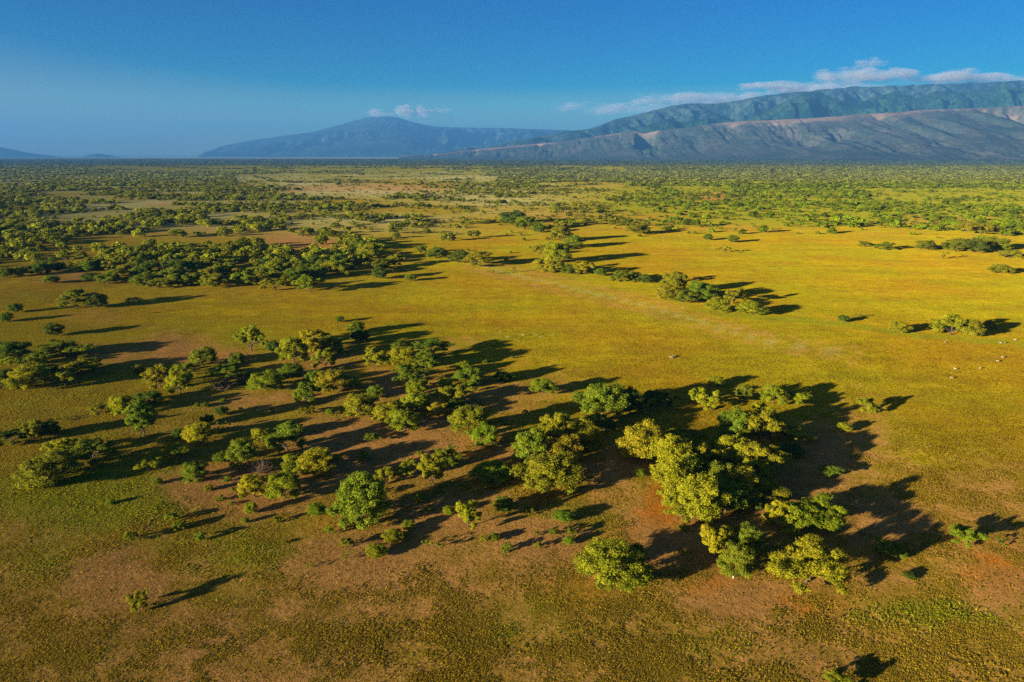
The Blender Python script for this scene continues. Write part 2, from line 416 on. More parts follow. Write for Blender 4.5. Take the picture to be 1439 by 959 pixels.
def trunk_geo(clumps, rng, base_r=0.034, fork=0.16, nl=6, sides=6):
    V = []; Fc = []
    def add(p, r):
        v, f = tube(p, r, sides); o = len(V); V.extend(v); Fc.extend([tuple(i + o for i in q) for q in f])
    cl = np.asarray(clumps, float)
    lean = rng.normal(size=2) * 0.03
    top = np.array([lean[0], lean[1], fork])
    add([(0, 0, -0.06), (lean[0] * .3, lean[1] * .3, fork * 0.45), top], [base_r * 1.35, base_r, base_r * 0.85])
    order = rng.permutation(len(cl))[:nl]
    for q in order:
        c = cl[q, :3]
        mid = top * 0.5 + c * 0.5 + np.array([0, 0, 0.02]) + rng.normal(size=3) * 0.025
        add([top - (0, 0, 0.02), mid, c], [base_r * 0.6, base_r * 0.38, base_r * 0.1])
        for w in range(2):
            e = c + rng.normal(size=3) * cl[q, 3] * 0.6
            add([mid, (mid + e) / 2 + rng.normal(size=3) * 0.015, e], [base_r * 0.3, base_r * 0.18, base_r * 0.05])
    return np.array(V), np.array(Fc)

def clumps_for(form, rng):
    c = []
    if form == 'domed':
        n = 17
        for i in range(n):
            az = i * 2.39996 + rng.random() * 0.5; el = math.asin(min(0.98, 0.10 + 0.90 * (i + 0.5) / n))
            r = 0.30 + 0.07 * rng.random()
            rr = 0.155 + 0.07 * rng.random()
            c.append((r * math.cos(el) * math.cos(az), r * math.cos(el) * math.sin(az), 0.20 + 0.60 * math.sin(el) + rng.normal() * 0.04, rr, rr * 0.95))
        for i in range(5):
            az = rng.random() * 6.28; c.append((0.33 * math.cos(az), 0.33 * math.sin(az), 0.16 + 0.08 * rng.random(), 0.13, 0.13))
    elif form == 'lumpy':
        for i in range(11):
            az = i * 2.39996 + rng.random() * 0.9; r = 0.06 + 0.33 * math.sqrt((i + 0.4) / 11)
            rr = 0.11 + 0.075 * rng.random()
            z = 0.82 - 0.9 * r * r * 2.2 + rng.normal() * 0.09
            c.append((r * math.cos(az), r * math.sin(az), max(z, 0.22), rr, rr * 1.0))
            if rng.random() < 0.75:
                c.append((r * 1.05 * math.cos(az + .3), r * 1.05 * math.sin(az + .3), max(z - 0.27, 0.14), rr * 0.8, rr * 0.8))
    elif form == 'flat-topped':
        for i in range(13):
            az = i * 2.39996; r = 0.38 * math.sqrt((i + 0.3) / 13)
            rr = 0.12 + 0.05 * rng.random()
            c.append((r * math.cos(az), r * math.sin(az), 0.78 - 0.35 * r + rng.normal() * 0.05, rr, rr * 0.85))
        for i in range(3):
            az = rng.random() * 6.28; c.append((0.3 * math.cos(az), 0.3 * math.sin(az), 0.45, 0.10, 0.12))
    elif form == 'round':
        for i in range(16):
            az = i * 2.39996; zf = 1 - 2 * (i + 0.5) / 16
            q = math.sqrt(max(0, 1 - zf * zf))
            rr = 0.19 + 0.05 * rng.random()
            c.append((0.29 * q * math.cos(az), 0.29 * q * math.sin(az), 0.50 + 0.31 * zf, rr, rr))
    elif form == 'thin':
        for i in range(12):
            az = rng.random() * 6.28; r = 0.42 * math.sqrt(rng.random()); rr = 0.06 + 0.05 * rng.random()
            c.append((r * math.cos(az), r * math.sin(az), 0.30 + 0.58 * rng.random() * (1.1 - r), rr, rr * 1.5))
    elif form == 'tall':
        for i in range(14):
            az = i * 2.39996; z = 0.30 + 0.58 * (i + 0.5) / 14; r = 0.27 * math.sin(math.pi * (z - 0.1) / 0.95) + 0.04
            rr = 0.14 + 0.06 * rng.random()
            c.append((r * math.cos(az), r * math.sin(az), z, rr, rr * 0.75))
    elif form == 'spreading':
        for i in range(15):
            az = i * 2.39996 + rng.random() * 0.6; r = 0.40 * math.sqrt((i + 0.4) / 15); rr = 0.10 + 0.055 * rng.random()
            c.append((r * math.cos(az), r * math.sin(az), 0.70 - 0.5 * r + rng.normal() * 0.10, rr, rr * 1.25))
        for i in range(7):
            az = rng.random() * 6.28; c.append((0.38 * math.cos(az), 0.38 * math.sin(az), 0.22 + 0.1 * rng.random(), 0.10, 0.13))
    return c

def fit_unit(v, others):
    ext = max(np.percentile(np.abs(v[:, 0]), 98.5), np.percentile(np.abs(v[:, 1]), 98.5)) * 2
    h = np.percentile(v[:, 2], 99.5)
    s = np.array([1 / ext, 1 / ext, 1 / h])
    return v * s, [o * s for o in others]

NLEAF = {'domed': 8600, 'lumpy': 8200, 'flat-topped': 4200, 'round': 6000, 'thin': 1100, 'tall': 5600, 'spreading': 8600}
LSIZE = {'domed': 0.036, 'lumpy': 0.036, 'flat-topped': 0.038, 'round': 0.042, 'thin': 0.05, 'tall': 0.042, 'spreading': 0.034}
NVAR = {'domed': 4, 'lumpy': 4, 'flat-topped': 3, 'round': 3, 'thin': 2, 'tall': 2, 'spreading': 3}
PROTO = {}
def set_tone(me, tone):
    at = me.attributes.new('tone', 'FLOAT', 'POINT'); at.data.foreach_set('value', tone.astype(np.float32))
for form, nv in NVAR.items():
    PROTO[form] = []
    for k in range(nv):
        rng = np.random.default_rng(hash_seed := (sum(map(ord, form)) * 7 + k * 101))
        cl = clumps_for(form, rng)
        v, f, tone = leaves_mesh(cl, int(NLEAF[form] * 3.6), LSIZE[form] * 0.52, rng, sub=9 if form != 'thin' else 3)
        tv, tf = trunk_geo(cl, rng, base_r=0.021 if form != 'thin' else 0.014, fork=0.15 if form != 'flat-topped' else 0.28)
        v, (tv,) = fit_unit(v, [tv])
        cm = mesh_from('crown', v, f, [M_LEAF]); set_tone(cm, tone)
        tm = mesh_from('trunk', tv, tf, [M_BARK], smooth=True)
        PROTO[form].append((cm, tm))

def bare_geo(rng, n=46):
    V = []; Fc = []
    for i in range(n):
        az = rng.random() * 6.28; el = 0.25 + 1.15 * rng.random(); L = 0.35 + 0.3 * rng.random()
        p0 = np.array([rng.normal() * .06, rng.normal() * .06, -0.03]); d = np.array([math.cos(az) * math.cos(el), math.sin(az) * math.cos(el), math.sin(el) * 1.4])
        p1 = p0 + d * L * 0.5 + rng.normal(size=3) * 0.04; p2 = p0 + d * L + rng.normal(size=3) * 0.08; p2[2] = max(p2[2], 0.05)
        for pth, r in (([p0, p1, p2], [0.016, 0.010, 0.004]), ([p1, p1 + rng.normal(size=3) * 0.12 + (0, 0, .05), p1 + rng.normal(size=3) * 0.22 + (0, 0, .08)], [0.009, 0.006, 0.003])):
            v, f = tube(pth, r, 4); o = len(V); V.extend(v); Fc.extend([tuple(a + o for a in q) for q in f])
    V = np.array(V); V, _ = fit_unit(V, [])
    return V, np.array(Fc)
_rng = np.random.default_rng(5)
BAREV = []
for k in range(2):
    v, f = bare_geo(_rng); BAREV.append(mesh_from('branches', v, f, [M_DRY]))

# ------------------------------------------------------------------ tree catalogue, in photo pixels: middle, foot, width, height, form, colour
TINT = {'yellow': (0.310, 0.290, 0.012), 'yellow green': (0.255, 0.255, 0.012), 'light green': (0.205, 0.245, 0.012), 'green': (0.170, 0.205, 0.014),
        'olive': (0.250, 0.230, 0.013), 'dark green': (0.110, 0.145, 0.016), 'reddish': (0.15, 0.075, 0.030)}  # dark green: the green tint darkened to stand in for shade
CC = {'Y': 'yellow', 'L': 'yellow green', 'H': 'light green', 'G': 'green', 'O': 'olive', 'D': 'dark green', 'R': 'reddish'}  # D: catalogue trees in shade, with that shade painted into their leaf colour
FF = {'d': 'domed', 'l': 'lumpy', 'f': 'flat-topped', 'r': 'round', 's': 'thin', 't': 'tall', 'w': 'spreading', 'b': 'bare'}
CAT = {
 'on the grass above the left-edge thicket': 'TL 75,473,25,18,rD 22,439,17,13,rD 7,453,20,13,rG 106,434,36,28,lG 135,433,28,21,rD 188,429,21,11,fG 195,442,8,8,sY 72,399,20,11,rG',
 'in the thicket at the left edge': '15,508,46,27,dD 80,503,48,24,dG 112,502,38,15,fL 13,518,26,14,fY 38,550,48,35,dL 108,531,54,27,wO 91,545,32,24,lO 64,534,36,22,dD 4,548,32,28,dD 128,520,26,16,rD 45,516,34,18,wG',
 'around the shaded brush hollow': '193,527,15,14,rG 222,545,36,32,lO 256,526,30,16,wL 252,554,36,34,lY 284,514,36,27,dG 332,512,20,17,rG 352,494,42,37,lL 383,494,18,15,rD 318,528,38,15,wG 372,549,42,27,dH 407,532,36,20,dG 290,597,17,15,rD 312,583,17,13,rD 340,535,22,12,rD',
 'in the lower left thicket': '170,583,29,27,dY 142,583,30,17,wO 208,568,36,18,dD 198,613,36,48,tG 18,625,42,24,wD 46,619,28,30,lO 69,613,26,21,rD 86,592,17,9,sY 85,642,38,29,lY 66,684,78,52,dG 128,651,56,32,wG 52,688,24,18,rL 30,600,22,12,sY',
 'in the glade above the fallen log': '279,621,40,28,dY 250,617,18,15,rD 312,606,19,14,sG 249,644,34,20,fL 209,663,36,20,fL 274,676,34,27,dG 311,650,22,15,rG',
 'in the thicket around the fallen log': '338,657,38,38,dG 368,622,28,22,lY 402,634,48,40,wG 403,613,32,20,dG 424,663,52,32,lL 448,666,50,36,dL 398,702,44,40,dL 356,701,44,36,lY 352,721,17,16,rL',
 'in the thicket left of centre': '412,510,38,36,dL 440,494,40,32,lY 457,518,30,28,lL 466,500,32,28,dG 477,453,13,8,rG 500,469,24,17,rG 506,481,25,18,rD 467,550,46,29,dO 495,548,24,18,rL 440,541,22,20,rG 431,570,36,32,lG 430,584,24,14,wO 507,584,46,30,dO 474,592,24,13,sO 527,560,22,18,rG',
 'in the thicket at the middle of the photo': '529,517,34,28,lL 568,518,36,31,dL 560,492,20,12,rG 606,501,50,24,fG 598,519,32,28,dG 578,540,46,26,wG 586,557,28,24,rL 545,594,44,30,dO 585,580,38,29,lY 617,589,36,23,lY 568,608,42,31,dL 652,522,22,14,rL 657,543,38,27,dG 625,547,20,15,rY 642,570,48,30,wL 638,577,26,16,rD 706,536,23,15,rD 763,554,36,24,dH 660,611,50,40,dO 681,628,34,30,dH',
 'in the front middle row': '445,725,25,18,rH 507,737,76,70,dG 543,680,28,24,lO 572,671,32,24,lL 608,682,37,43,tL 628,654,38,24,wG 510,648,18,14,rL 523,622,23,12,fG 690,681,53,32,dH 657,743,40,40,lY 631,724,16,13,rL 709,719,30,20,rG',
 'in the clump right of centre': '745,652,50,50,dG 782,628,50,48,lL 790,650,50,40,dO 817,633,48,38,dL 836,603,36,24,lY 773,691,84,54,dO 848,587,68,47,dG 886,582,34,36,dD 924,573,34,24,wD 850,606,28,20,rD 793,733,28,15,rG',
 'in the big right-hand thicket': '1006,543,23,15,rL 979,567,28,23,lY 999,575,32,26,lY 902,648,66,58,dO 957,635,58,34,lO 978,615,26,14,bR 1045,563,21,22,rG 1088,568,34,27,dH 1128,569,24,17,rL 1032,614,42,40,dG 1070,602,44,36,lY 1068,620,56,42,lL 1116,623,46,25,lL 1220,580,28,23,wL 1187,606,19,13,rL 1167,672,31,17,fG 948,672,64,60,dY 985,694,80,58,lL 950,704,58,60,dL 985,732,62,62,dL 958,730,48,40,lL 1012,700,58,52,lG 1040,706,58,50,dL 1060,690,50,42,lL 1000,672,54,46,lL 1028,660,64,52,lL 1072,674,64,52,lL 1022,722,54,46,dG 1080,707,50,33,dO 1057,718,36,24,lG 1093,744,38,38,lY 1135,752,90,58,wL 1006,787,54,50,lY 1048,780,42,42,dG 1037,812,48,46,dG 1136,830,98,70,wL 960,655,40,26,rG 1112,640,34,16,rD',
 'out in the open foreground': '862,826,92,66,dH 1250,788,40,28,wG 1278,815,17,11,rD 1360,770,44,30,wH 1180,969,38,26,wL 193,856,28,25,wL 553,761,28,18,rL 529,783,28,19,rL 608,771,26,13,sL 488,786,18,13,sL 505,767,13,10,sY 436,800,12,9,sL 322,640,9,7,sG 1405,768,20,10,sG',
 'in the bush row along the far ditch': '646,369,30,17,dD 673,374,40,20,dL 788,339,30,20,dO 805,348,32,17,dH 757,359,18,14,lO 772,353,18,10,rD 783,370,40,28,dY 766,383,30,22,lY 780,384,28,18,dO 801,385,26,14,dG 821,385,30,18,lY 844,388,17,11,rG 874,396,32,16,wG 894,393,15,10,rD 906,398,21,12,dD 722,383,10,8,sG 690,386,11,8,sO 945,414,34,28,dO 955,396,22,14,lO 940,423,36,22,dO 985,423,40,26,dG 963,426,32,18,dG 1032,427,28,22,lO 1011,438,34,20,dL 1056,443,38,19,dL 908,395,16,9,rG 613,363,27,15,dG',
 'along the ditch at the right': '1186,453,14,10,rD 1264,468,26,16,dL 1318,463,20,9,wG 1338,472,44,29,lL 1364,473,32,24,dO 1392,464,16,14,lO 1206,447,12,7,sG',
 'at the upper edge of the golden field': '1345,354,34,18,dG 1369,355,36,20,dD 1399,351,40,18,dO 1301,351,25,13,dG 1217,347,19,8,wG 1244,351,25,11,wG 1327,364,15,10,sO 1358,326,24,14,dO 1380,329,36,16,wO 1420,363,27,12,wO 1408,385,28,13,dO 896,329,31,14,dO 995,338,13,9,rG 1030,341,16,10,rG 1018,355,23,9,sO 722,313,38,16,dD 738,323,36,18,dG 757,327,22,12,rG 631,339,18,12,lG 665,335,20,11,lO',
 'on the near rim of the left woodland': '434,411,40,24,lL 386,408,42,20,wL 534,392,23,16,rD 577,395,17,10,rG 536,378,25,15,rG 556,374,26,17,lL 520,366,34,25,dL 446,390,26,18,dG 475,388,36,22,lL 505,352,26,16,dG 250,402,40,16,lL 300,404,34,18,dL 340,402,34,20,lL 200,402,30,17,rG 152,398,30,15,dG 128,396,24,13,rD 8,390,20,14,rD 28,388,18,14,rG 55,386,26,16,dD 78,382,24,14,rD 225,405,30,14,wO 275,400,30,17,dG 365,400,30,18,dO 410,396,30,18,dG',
}

def size_from_px(u, v, w, h):
    """foot pixel, pixel width and height -> ground point, real width and height"""
    dep = ground_at(u, v)[2]
    Wm = w * dep / F_PX
    vc = v - h / 2.0
    Hm = h * dep / F_PX
    for _ in range(6):
        z = Hm * 0.5
        x, y, t = ground_at(u, vc, z)
        a = math.atan2(CAM_H - z, y)
        Wm = w * t / F_PX
        hh = h * t / F_PX
        q = (hh / 2) ** 2 - (Wm / 2 * math.sin(a)) ** 2
        Hm = 2 * math.sqrt(max(q, (0.20 * Wm) ** 2)) / math.cos(a)
        Hm = min(max(Hm, 0.42 * Wm), 1.5 * Wm)
    return float(x), float(y), float(Wm), float(Hm)

PLACED = []          # x, y, radius of every single tree, so that the woodland keeps clear of them
COUNT = {'tree': 0, 'shrub': 0}
def place(x, y, Wm, Hm, form, colour, label, group, jitter=True):
    small = Hm < 2.4 or Wm < 2.6
    kind = 'shrub' if small else 'tree'
    name = 'savanna_shrub' if small else 'savanna_tree'
    COUNT[kind] += 1
    root = bpy.data.objects.new(name, None); C.objects.link(root)
    root.empty_display_size = 0.5
    root.location = (x, y, float(ground_z(np.array(x), np.array(y))) - 0.03)
    root.rotation_euler = (0, 0, random.uniform(0, 6.283))
    root.scale = (Wm * 1.03, Wm * 1.03, Hm * 1.0)
    tag(root, label, kind, group)
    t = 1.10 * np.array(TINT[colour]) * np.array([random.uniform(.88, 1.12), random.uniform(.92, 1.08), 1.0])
    if form == 'bare':
        c = link('branches', random.choice(BAREV), root)
    else:
        cm, tm = random.choice(PROTO[form])
        c = link('crown', cm, root)
        link('trunk', tm, root)
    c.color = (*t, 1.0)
    PLACED.append((x, y, Wm * 0.5))
    return root

ORD = ['leftmost', 'second from left', 'third from left', 'fourth from left', 'fifth from left', 'sixth from left', 'seventh from left', 'eighth from left', 'ninth from left', 'tenth from left', 'eleventh from left', 'twelfth from left']
for phrase, text in CAT.items():
    rows = []
    for it in text.split():
        q = it.split(',')
        if len(q) < 5:
            continue
        u, v, w, h = map(float, q[:4]); form = FF[q[4][0]]; col = CC[q[4][1]]
        x, y, Wm, Hm = size_from_px(u, v, w, h)
        rows.append([u, x, y, Wm, Hm, form, col, 'shrub' if (Hm < 2.4 or Wm < 2.6) else 'tree'])
    by = {}
    for r in rows: by.setdefault((r[5], r[6], r[7]), []).append(r)
    for (form, col, kind), L in by.items():
        L.sort(key=lambda r: r[0])
        for i, r in enumerate(L):
            fm = {'bare': 'bare twiggy'}.get(form, form)
            if len(L) == 1: lab = f'{col} {fm} {kind} {phrase}'
            elif i == len(L) - 1: lab = f'rightmost {col} {fm} {kind} {phrase}'
            else: lab = f'{ORD[i]} {col} {fm} {kind} {phrase}'
            place(r[1], r[2], r[3], r[4], form, col, lab, f'{kind}s {phrase}')

# bare thorn brush in the hollow and under the thicket
for (u, v, w, h, lab) in [(312,545,44,17,'dark bare thorn brush heaped in the shaded hollow left of centre'), (340,541,28,15,'smaller bare thorn brush at the right end of the shaded hollow'),
                          (368,664,32,22,'brown leafless shrub standing behind the fallen log')]:
    x, y, Wm, Hm = size_from_px(u, v, w, h)
    place(x, y, Wm, Hm, 'bare', 'reddish', lab, 'leafless brown brush')

# small shrubs dotted between the near trees
rs = np.random.default_rng(321); made = 0
for _ in range(900):
    if made >= 70: break
    u, v = rs.uniform(120, 1120), rs.uniform(480, 780)
    if u + (v - 480) * 0.2 < 200 or abs(v - 640) > 150: continue
    x, y, t = ground_at(u, v); x = float(x); y = float(y)
    q = np.array(PLACED)
    if np.any(np.hypot(q[:, 0] - x, q[:, 1] - y) < q[:, 2] + 0.8) or np.min(np.hypot(q[:, 0] - x, q[:, 1] - y) - q[:, 2]) > 9: continue
    W = 0.9 + 1.3 * rs.random()
    place(x, y, W, W * (0.5 + 0.3 * rs.random()), random.choice(['round', 'lumpy', 'spreading']), random.choice(['green', 'light green', 'olive']), 'tiny low green shrub dotted between the trees of the near groves', 'tiny shrubs dotted between the near trees')
    made += 1

# ------------------------------------------------------------------ the big left woodland: single trees first, the rest as one mass
WOOD = [(-60,386),(120,388),(210,402),(300,402),(400,396),(470,384),(536,366),(542,346),(480,332),(440,322),(380,312),(340,300),(300,294),(250,262),(-60,262)]
def inside(poly, u, v):
    c = np.zeros(u.shape, bool); n = len(poly)
    for i in range(n):
        (a, b), (d, e) = poly[i], poly[(i + 1) % n]
        hit = ((b > v) != (e > v)) & (u < (d - a) * (v - b) / (e - b + 1e-9) + a)
        c ^= hit
    return c
CLEAR = [(215,292,58,4.5),(420,346,52,10),(130,302,60,4),(340,304,46,5),(300,335,26,4),(20,372,46,4),(60,391,70,6),(430,322,60,6),(380,330,40,4),(140,281,50,2.5),(250,272,70,2.5),(40,345,24,3),(90,272,70,2)]
def clear_at(u, v):
    t = np.zeros_like(u)
    for (a, b, ru, rv) in CLEAR: t = np.maximum(t, np.exp(-(((u - a) / ru) ** 2 + ((v - b) / rv) ** 2) ** 2))
    return t

def occupancy(u, v, x, y):
    o = np.zeros_like(u)
    n1 = fbm(x / 70, y / 70, 4, 41); n2 = fbm(x / 240, y / 240, 3, 43)
    nn = 0.55 * n1 + 0.45 * n2
    def put(sel, dens, contrast=1.0):
        # dens: fraction of the ground that is wooded there
        thr = 0.5 + (0.5 - dens) * 0.42
        val = sst(thr - 0.05, thr + 0.05, nn) * contrast + dens * (1 - contrast)
        o[sel] = val[sel]
    A = np.ones_like(u, bool)
    put((v < 345) & (v >= 330), 0.08, 0.8)
    put((v < 330) & (v >= 300) & (u < 560), 0.22); put((v < 330) & (v >= 300) & (u >= 560) & (u < 880), 0.30)
    edge = 331 - 10 * sst(880, 1000, u) + 14 * (n2 - 0.5) + 8 * sst(1250, 1400, u)
    put((v < edge) & (v >= 298) & (u >= 880), 0.34)
    put((v < 300) & (v >= 262) & (u < 260), 0.55); put((v < 300) & (v >= 262) & (u >= 260) & (u < 400), 0.50)
    put((v < 300) & (v >= 262) & (u >= 400) & (u < 640), 0.28); put((v < 300) & (v >= 262) & (u >= 640) & (u < 880), 0.50)
    put((v < 300) & (v >= 262) & (u >= 880), 0.50)
    put((v < 262) & (v >= 241) & (u < 330), 0.62); put((v < 262) & (v >= 241) & (u >= 330) & (u < 700), 0.30)
    put((v < 262) & (v >= 241) & (u >= 700) & (u < 880), 0.55); put((v < 262) & (v >= 241) & (u >= 880), 0.72)
    put((v < 241) & (v >= 233) & (u < 130), 0.6); put((v < 241) & (v >= 233) & (u >= 130) & (u < 560), 0.22)
    put((v < 241) & (v >= 233) & (u >= 560) & (u < 880), 0.40); put((v < 241) & (v >= 233) & (u >= 880), 0.85)
    put(v < 233, 0.80)
    band = (np.abs(v - 286 - 6 * np.sin(u / 60)) < 5) & (u > 360) & (u < 640); o[band] = np.maximum(o[band], 0.85 * (n1[band] > 0.44))
    band = (np.abs(v - 296 - (u - 880) * 0.035) < 4.5) & (u > 860) & (u < 1200); o[band] = np.maximum(o[band], 0.85 * (n1[band] > 0.44))
    base = 0.17 * sst(236, 250, v) * sst(336, 318, v) + 0.035 * sst(318, 330, v) * sst(410, 370, v) * sst(1000, 800, u)
    o = np.maximum(o, base)
    w = inside(WOOD, u, v)
    wv = sst(0.37, 0.50, n1) * 0.92
    o = np.where(w, np.maximum(o * 0, wv), o)
    o = o * (1 - clear_at(u, v))
    return np.clip(o, 0, 1)

def scatter(y0, y1, per_m2, rng):
    area = 0.84 * (y1 ** 2 - y0 ** 2)
    n = int(area * per_m2)
    y = np.sqrt(rng.random(n) * (y1 ** 2 - y0 ** 2) + y0 ** 2)
    x = (rng.random(n) * 2 - 1) * 0.84 * y
    u, v, d = project(x, y, 0 * x)
    keep = rng.random(n) < occupancy(u, v, x, y)
    return x[keep], y[keep], u[keep], v[keep]
def lone(u, v, x, y):
    # 1 where a bush stands outside the woods
    return occupancy(u, v, x, y) < 0.2

rng = np.random.default_rng(77)
xs, ys, us, vs = scatter(268, 620, 1 / 62.0, rng)
sel = inside(WOOD, us, vs) | (vs < 338) | lone(us, vs, xs, ys)
xs, ys, us, vs = xs[sel], ys[sel], us[sel], vs[sel]
order = np.argsort(ys)
cell = {}
near = []; rest = []
pl = np.array(PLACED)
for i in order:
    x, y = xs[i], ys[i]
    W = 5.2 + 5.0 * rng.random() ** 1.3
    if not inside(WOOD, us[i:i + 1], vs[i:i + 1])[0] and rng.random() < 0.7: W *= 0.45
    dd = np.hypot(pl[:, 0] - x, pl[:, 1] - y)
    if np.any(dd < pl[:, 2] + W * 0.28): continue
    ok = True
    gx, gy = int(x // 10), int(y // 10)
    for a in (-1, 0, 1):
        for b in (-1, 0, 1):
            for (px, py, pw) in cell.get((gx + a, gy + b), ()):
                if math.hypot(px - x, py - y) < 0.33 * (pw + W): ok = False
    if not ok: continue
    cell.setdefault((gx, gy), []).append((x, y, W))
    inw = bool(inside(WOOD, np.array([us[i]]), np.array([vs[i]]))[0])
    if COUNT['tree'] + len(near) < 298 and inw and -25 < us[i] < 1465: near.append((x, y, W, us[i], vs[i]))
    else: rest.append((x, y, W, us[i], vs[i]))

def zone(u, v):
    if u < 90: return 'at the left end of the big left woodland'
    if u < 200: return 'left of the middle of the big left woodland'
    if u < 320: return 'in the middle of the big left woodland'
    if u < 430: return 'below the bare clearing in the left woodland'
    return 'at the right end of the big left woodland'
FORMS = ['domed', 'domed', 'lumpy', 'flat-topped', 'spreading', 'round']
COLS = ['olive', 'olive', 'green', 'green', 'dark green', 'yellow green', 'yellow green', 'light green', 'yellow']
for (x, y, W, u, v) in near:
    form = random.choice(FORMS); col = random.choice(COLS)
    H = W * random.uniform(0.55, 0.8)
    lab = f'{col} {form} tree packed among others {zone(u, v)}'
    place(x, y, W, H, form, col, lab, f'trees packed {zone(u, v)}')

# ------------------------------------------------------------------ scatter set-up: points that carry instances
def scatter_object(name, pts, rot, scl, var, tint, protos, mat_note=None):
    me = bpy.data.meshes.new(name)
    n = len(pts)
    me.vertices.add(n); me.vertices.foreach_set('co', np.asarray(pts, np.float32).ravel())
    def put(nm, typ, key, arr):
        a = me.attributes.new(nm, typ, 'POINT'); a.data.foreach_set(key, np.ascontiguousarray(arr).ravel())
    put('rot', 'FLOAT_VECTOR', 'vector', np.asarray(rot, np.float32)); put('scl', 'FLOAT_VECTOR', 'vector', np.asarray(scl, np.float32))
    put('var', 'INT', 'value', np.asarray(var, np.int32))
    put('tint', 'FLOAT_COLOR', 'color', np.concatenate([np.asarray(tint, np.float32), np.ones((n, 1), np.float32)], 1))
    col = bpy.data.collections.new(name + '_kinds')
    for k, p in enumerate(protos):
        col.objects.link(bpy.data.objects.new(f'{name}_kind', p))
    o = link(name, me)
    ng = bpy.data.node_groups.new(name + '_scatter', 'GeometryNodeTree')
    ng.interface.new_socket('Geometry', in_out='INPUT', socket_type='NodeSocketGeometry')
    ng.interface.new_socket('Geometry', in_out='OUTPUT', socket_type='NodeSocketGeometry')
    gi = ng.nodes.new('NodeGroupInput'); go = ng.nodes.new('NodeGroupOutput')
    ci = ng.nodes.new('GeometryNodeCollectionInfo'); ci.inputs['Collection'].default_value = col
    ci.inputs['Separate Children'].default_value = True; ci.inputs['Reset Children'].default_value = True
    ip = ng.nodes.new('GeometryNodeInstanceOnPoints'); ip.inputs['Pick Instance'].default_value = True
    def na(nm, dt):
        q = ng.nodes.new('GeometryNodeInputNamedAttribute'); q.data_type = dt; q.inputs['Name'].default_value = nm
        return q.outputs['Attribute']
    L = ng.links.new
    L(gi.outputs[0], ip.inputs['Points']); L(ci.outputs[0], ip.inputs['Instance'])
    L(na('var', 'INT'), ip.inputs['Instance Index'])
    L(na('rot', 'FLOAT_VECTOR'), ip.inputs['Rotation']); L(na('scl', 'FLOAT_VECTOR'), ip.inputs['Scale'])
    L(ip.outputs[0], go.inputs[0])
    md = o.modifiers.new('scatter', 'NODES'); md.node_group = ng
    return o

# low detail crowns for the far woodland (crown and trunk in one)
def far_proto(form, seed, n, size):
    r = np.random.default_rng(seed); cl = clumps_for(form, r)
    v, f, tone = leaves_mesh(cl, n, size, r)
    tv, tf = trunk_geo(cl, r, nl=3, sides=4)
    v, (tv,) = fit_unit(v, [tv])
    V = np.concatenate([v, tv]); Fc = np.concatenate([f, tf + len(v)])
    me = mesh_from('woodland_tree', V, Fc, [M_LEAF_FAR, M_BARK], np.concatenate([np.zeros(len(f)), np.ones(len(tf))]))
    set_tone(me, np.concatenate([tone, np.full(len(tv), 0.5)]))
    return me
MID = [far_proto(f, 300 + i, 700, 0.085) for i, f in enumerate(['domed', 'domed', 'lumpy', 'spreading', 'round', 'flat-topped'])]
FAR = [far_proto(f, 400 + i, 150, 0.17) for i, f in enumerate(['domed', 'lumpy', 'spreading', 'round'])]

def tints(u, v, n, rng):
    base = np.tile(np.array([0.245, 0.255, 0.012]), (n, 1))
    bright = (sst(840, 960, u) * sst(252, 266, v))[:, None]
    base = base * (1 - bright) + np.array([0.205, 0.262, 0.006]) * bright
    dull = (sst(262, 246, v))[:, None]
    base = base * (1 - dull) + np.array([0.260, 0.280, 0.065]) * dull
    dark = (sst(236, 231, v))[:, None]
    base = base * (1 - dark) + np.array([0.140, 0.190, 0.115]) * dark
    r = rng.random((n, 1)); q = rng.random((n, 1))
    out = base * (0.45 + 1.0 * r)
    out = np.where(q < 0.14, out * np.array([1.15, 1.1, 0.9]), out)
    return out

P = []; S = []; T = []; Vv = []
for (x, y, W, u, v) in rest: P.append((x, y)); S.append((W, W, W * (0.5 + 0.25 * rng.random())))
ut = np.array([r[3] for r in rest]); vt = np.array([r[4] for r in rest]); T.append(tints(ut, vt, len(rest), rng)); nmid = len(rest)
x2, y2, u2, v2 = scatter(620, 1350, 1 / 78.0, rng)
W2 = 4.2 + 5.6 * rng.random(len(x2)) ** 1.6
W2 = np.where((u2 > 600) & (v2 > 258), W2 * np.where(rng.random(len(x2)) < 0.22, 0.95, 0.50), W2)
W2 = np.where(lone(u2, v2, x2, y2), 1.8 + 2.6 * rng.random(len(x2)), W2)
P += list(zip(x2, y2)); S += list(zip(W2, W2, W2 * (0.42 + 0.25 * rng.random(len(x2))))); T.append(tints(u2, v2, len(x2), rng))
Pm = np.array(P); Sm = np.array(S); Tm = np.concatenate(T)
zz = ground_z(Pm[:, 0], Pm[:, 1])
n = len(Pm)
o = scatter_object('woodland', np.stack([Pm[:, 0], Pm[:, 1], zz - 0.1], -1), np.stack([np.zeros(n), np.zeros(n), rng.random(n) * 6.283], -1), Sm, rng.integers(0, len(MID), n), Tm, MID)
tag(o, 'scattered green bush and woodland spread over the middle plain', 'woodland', kind='stuff')
P = []; S = []; T = []
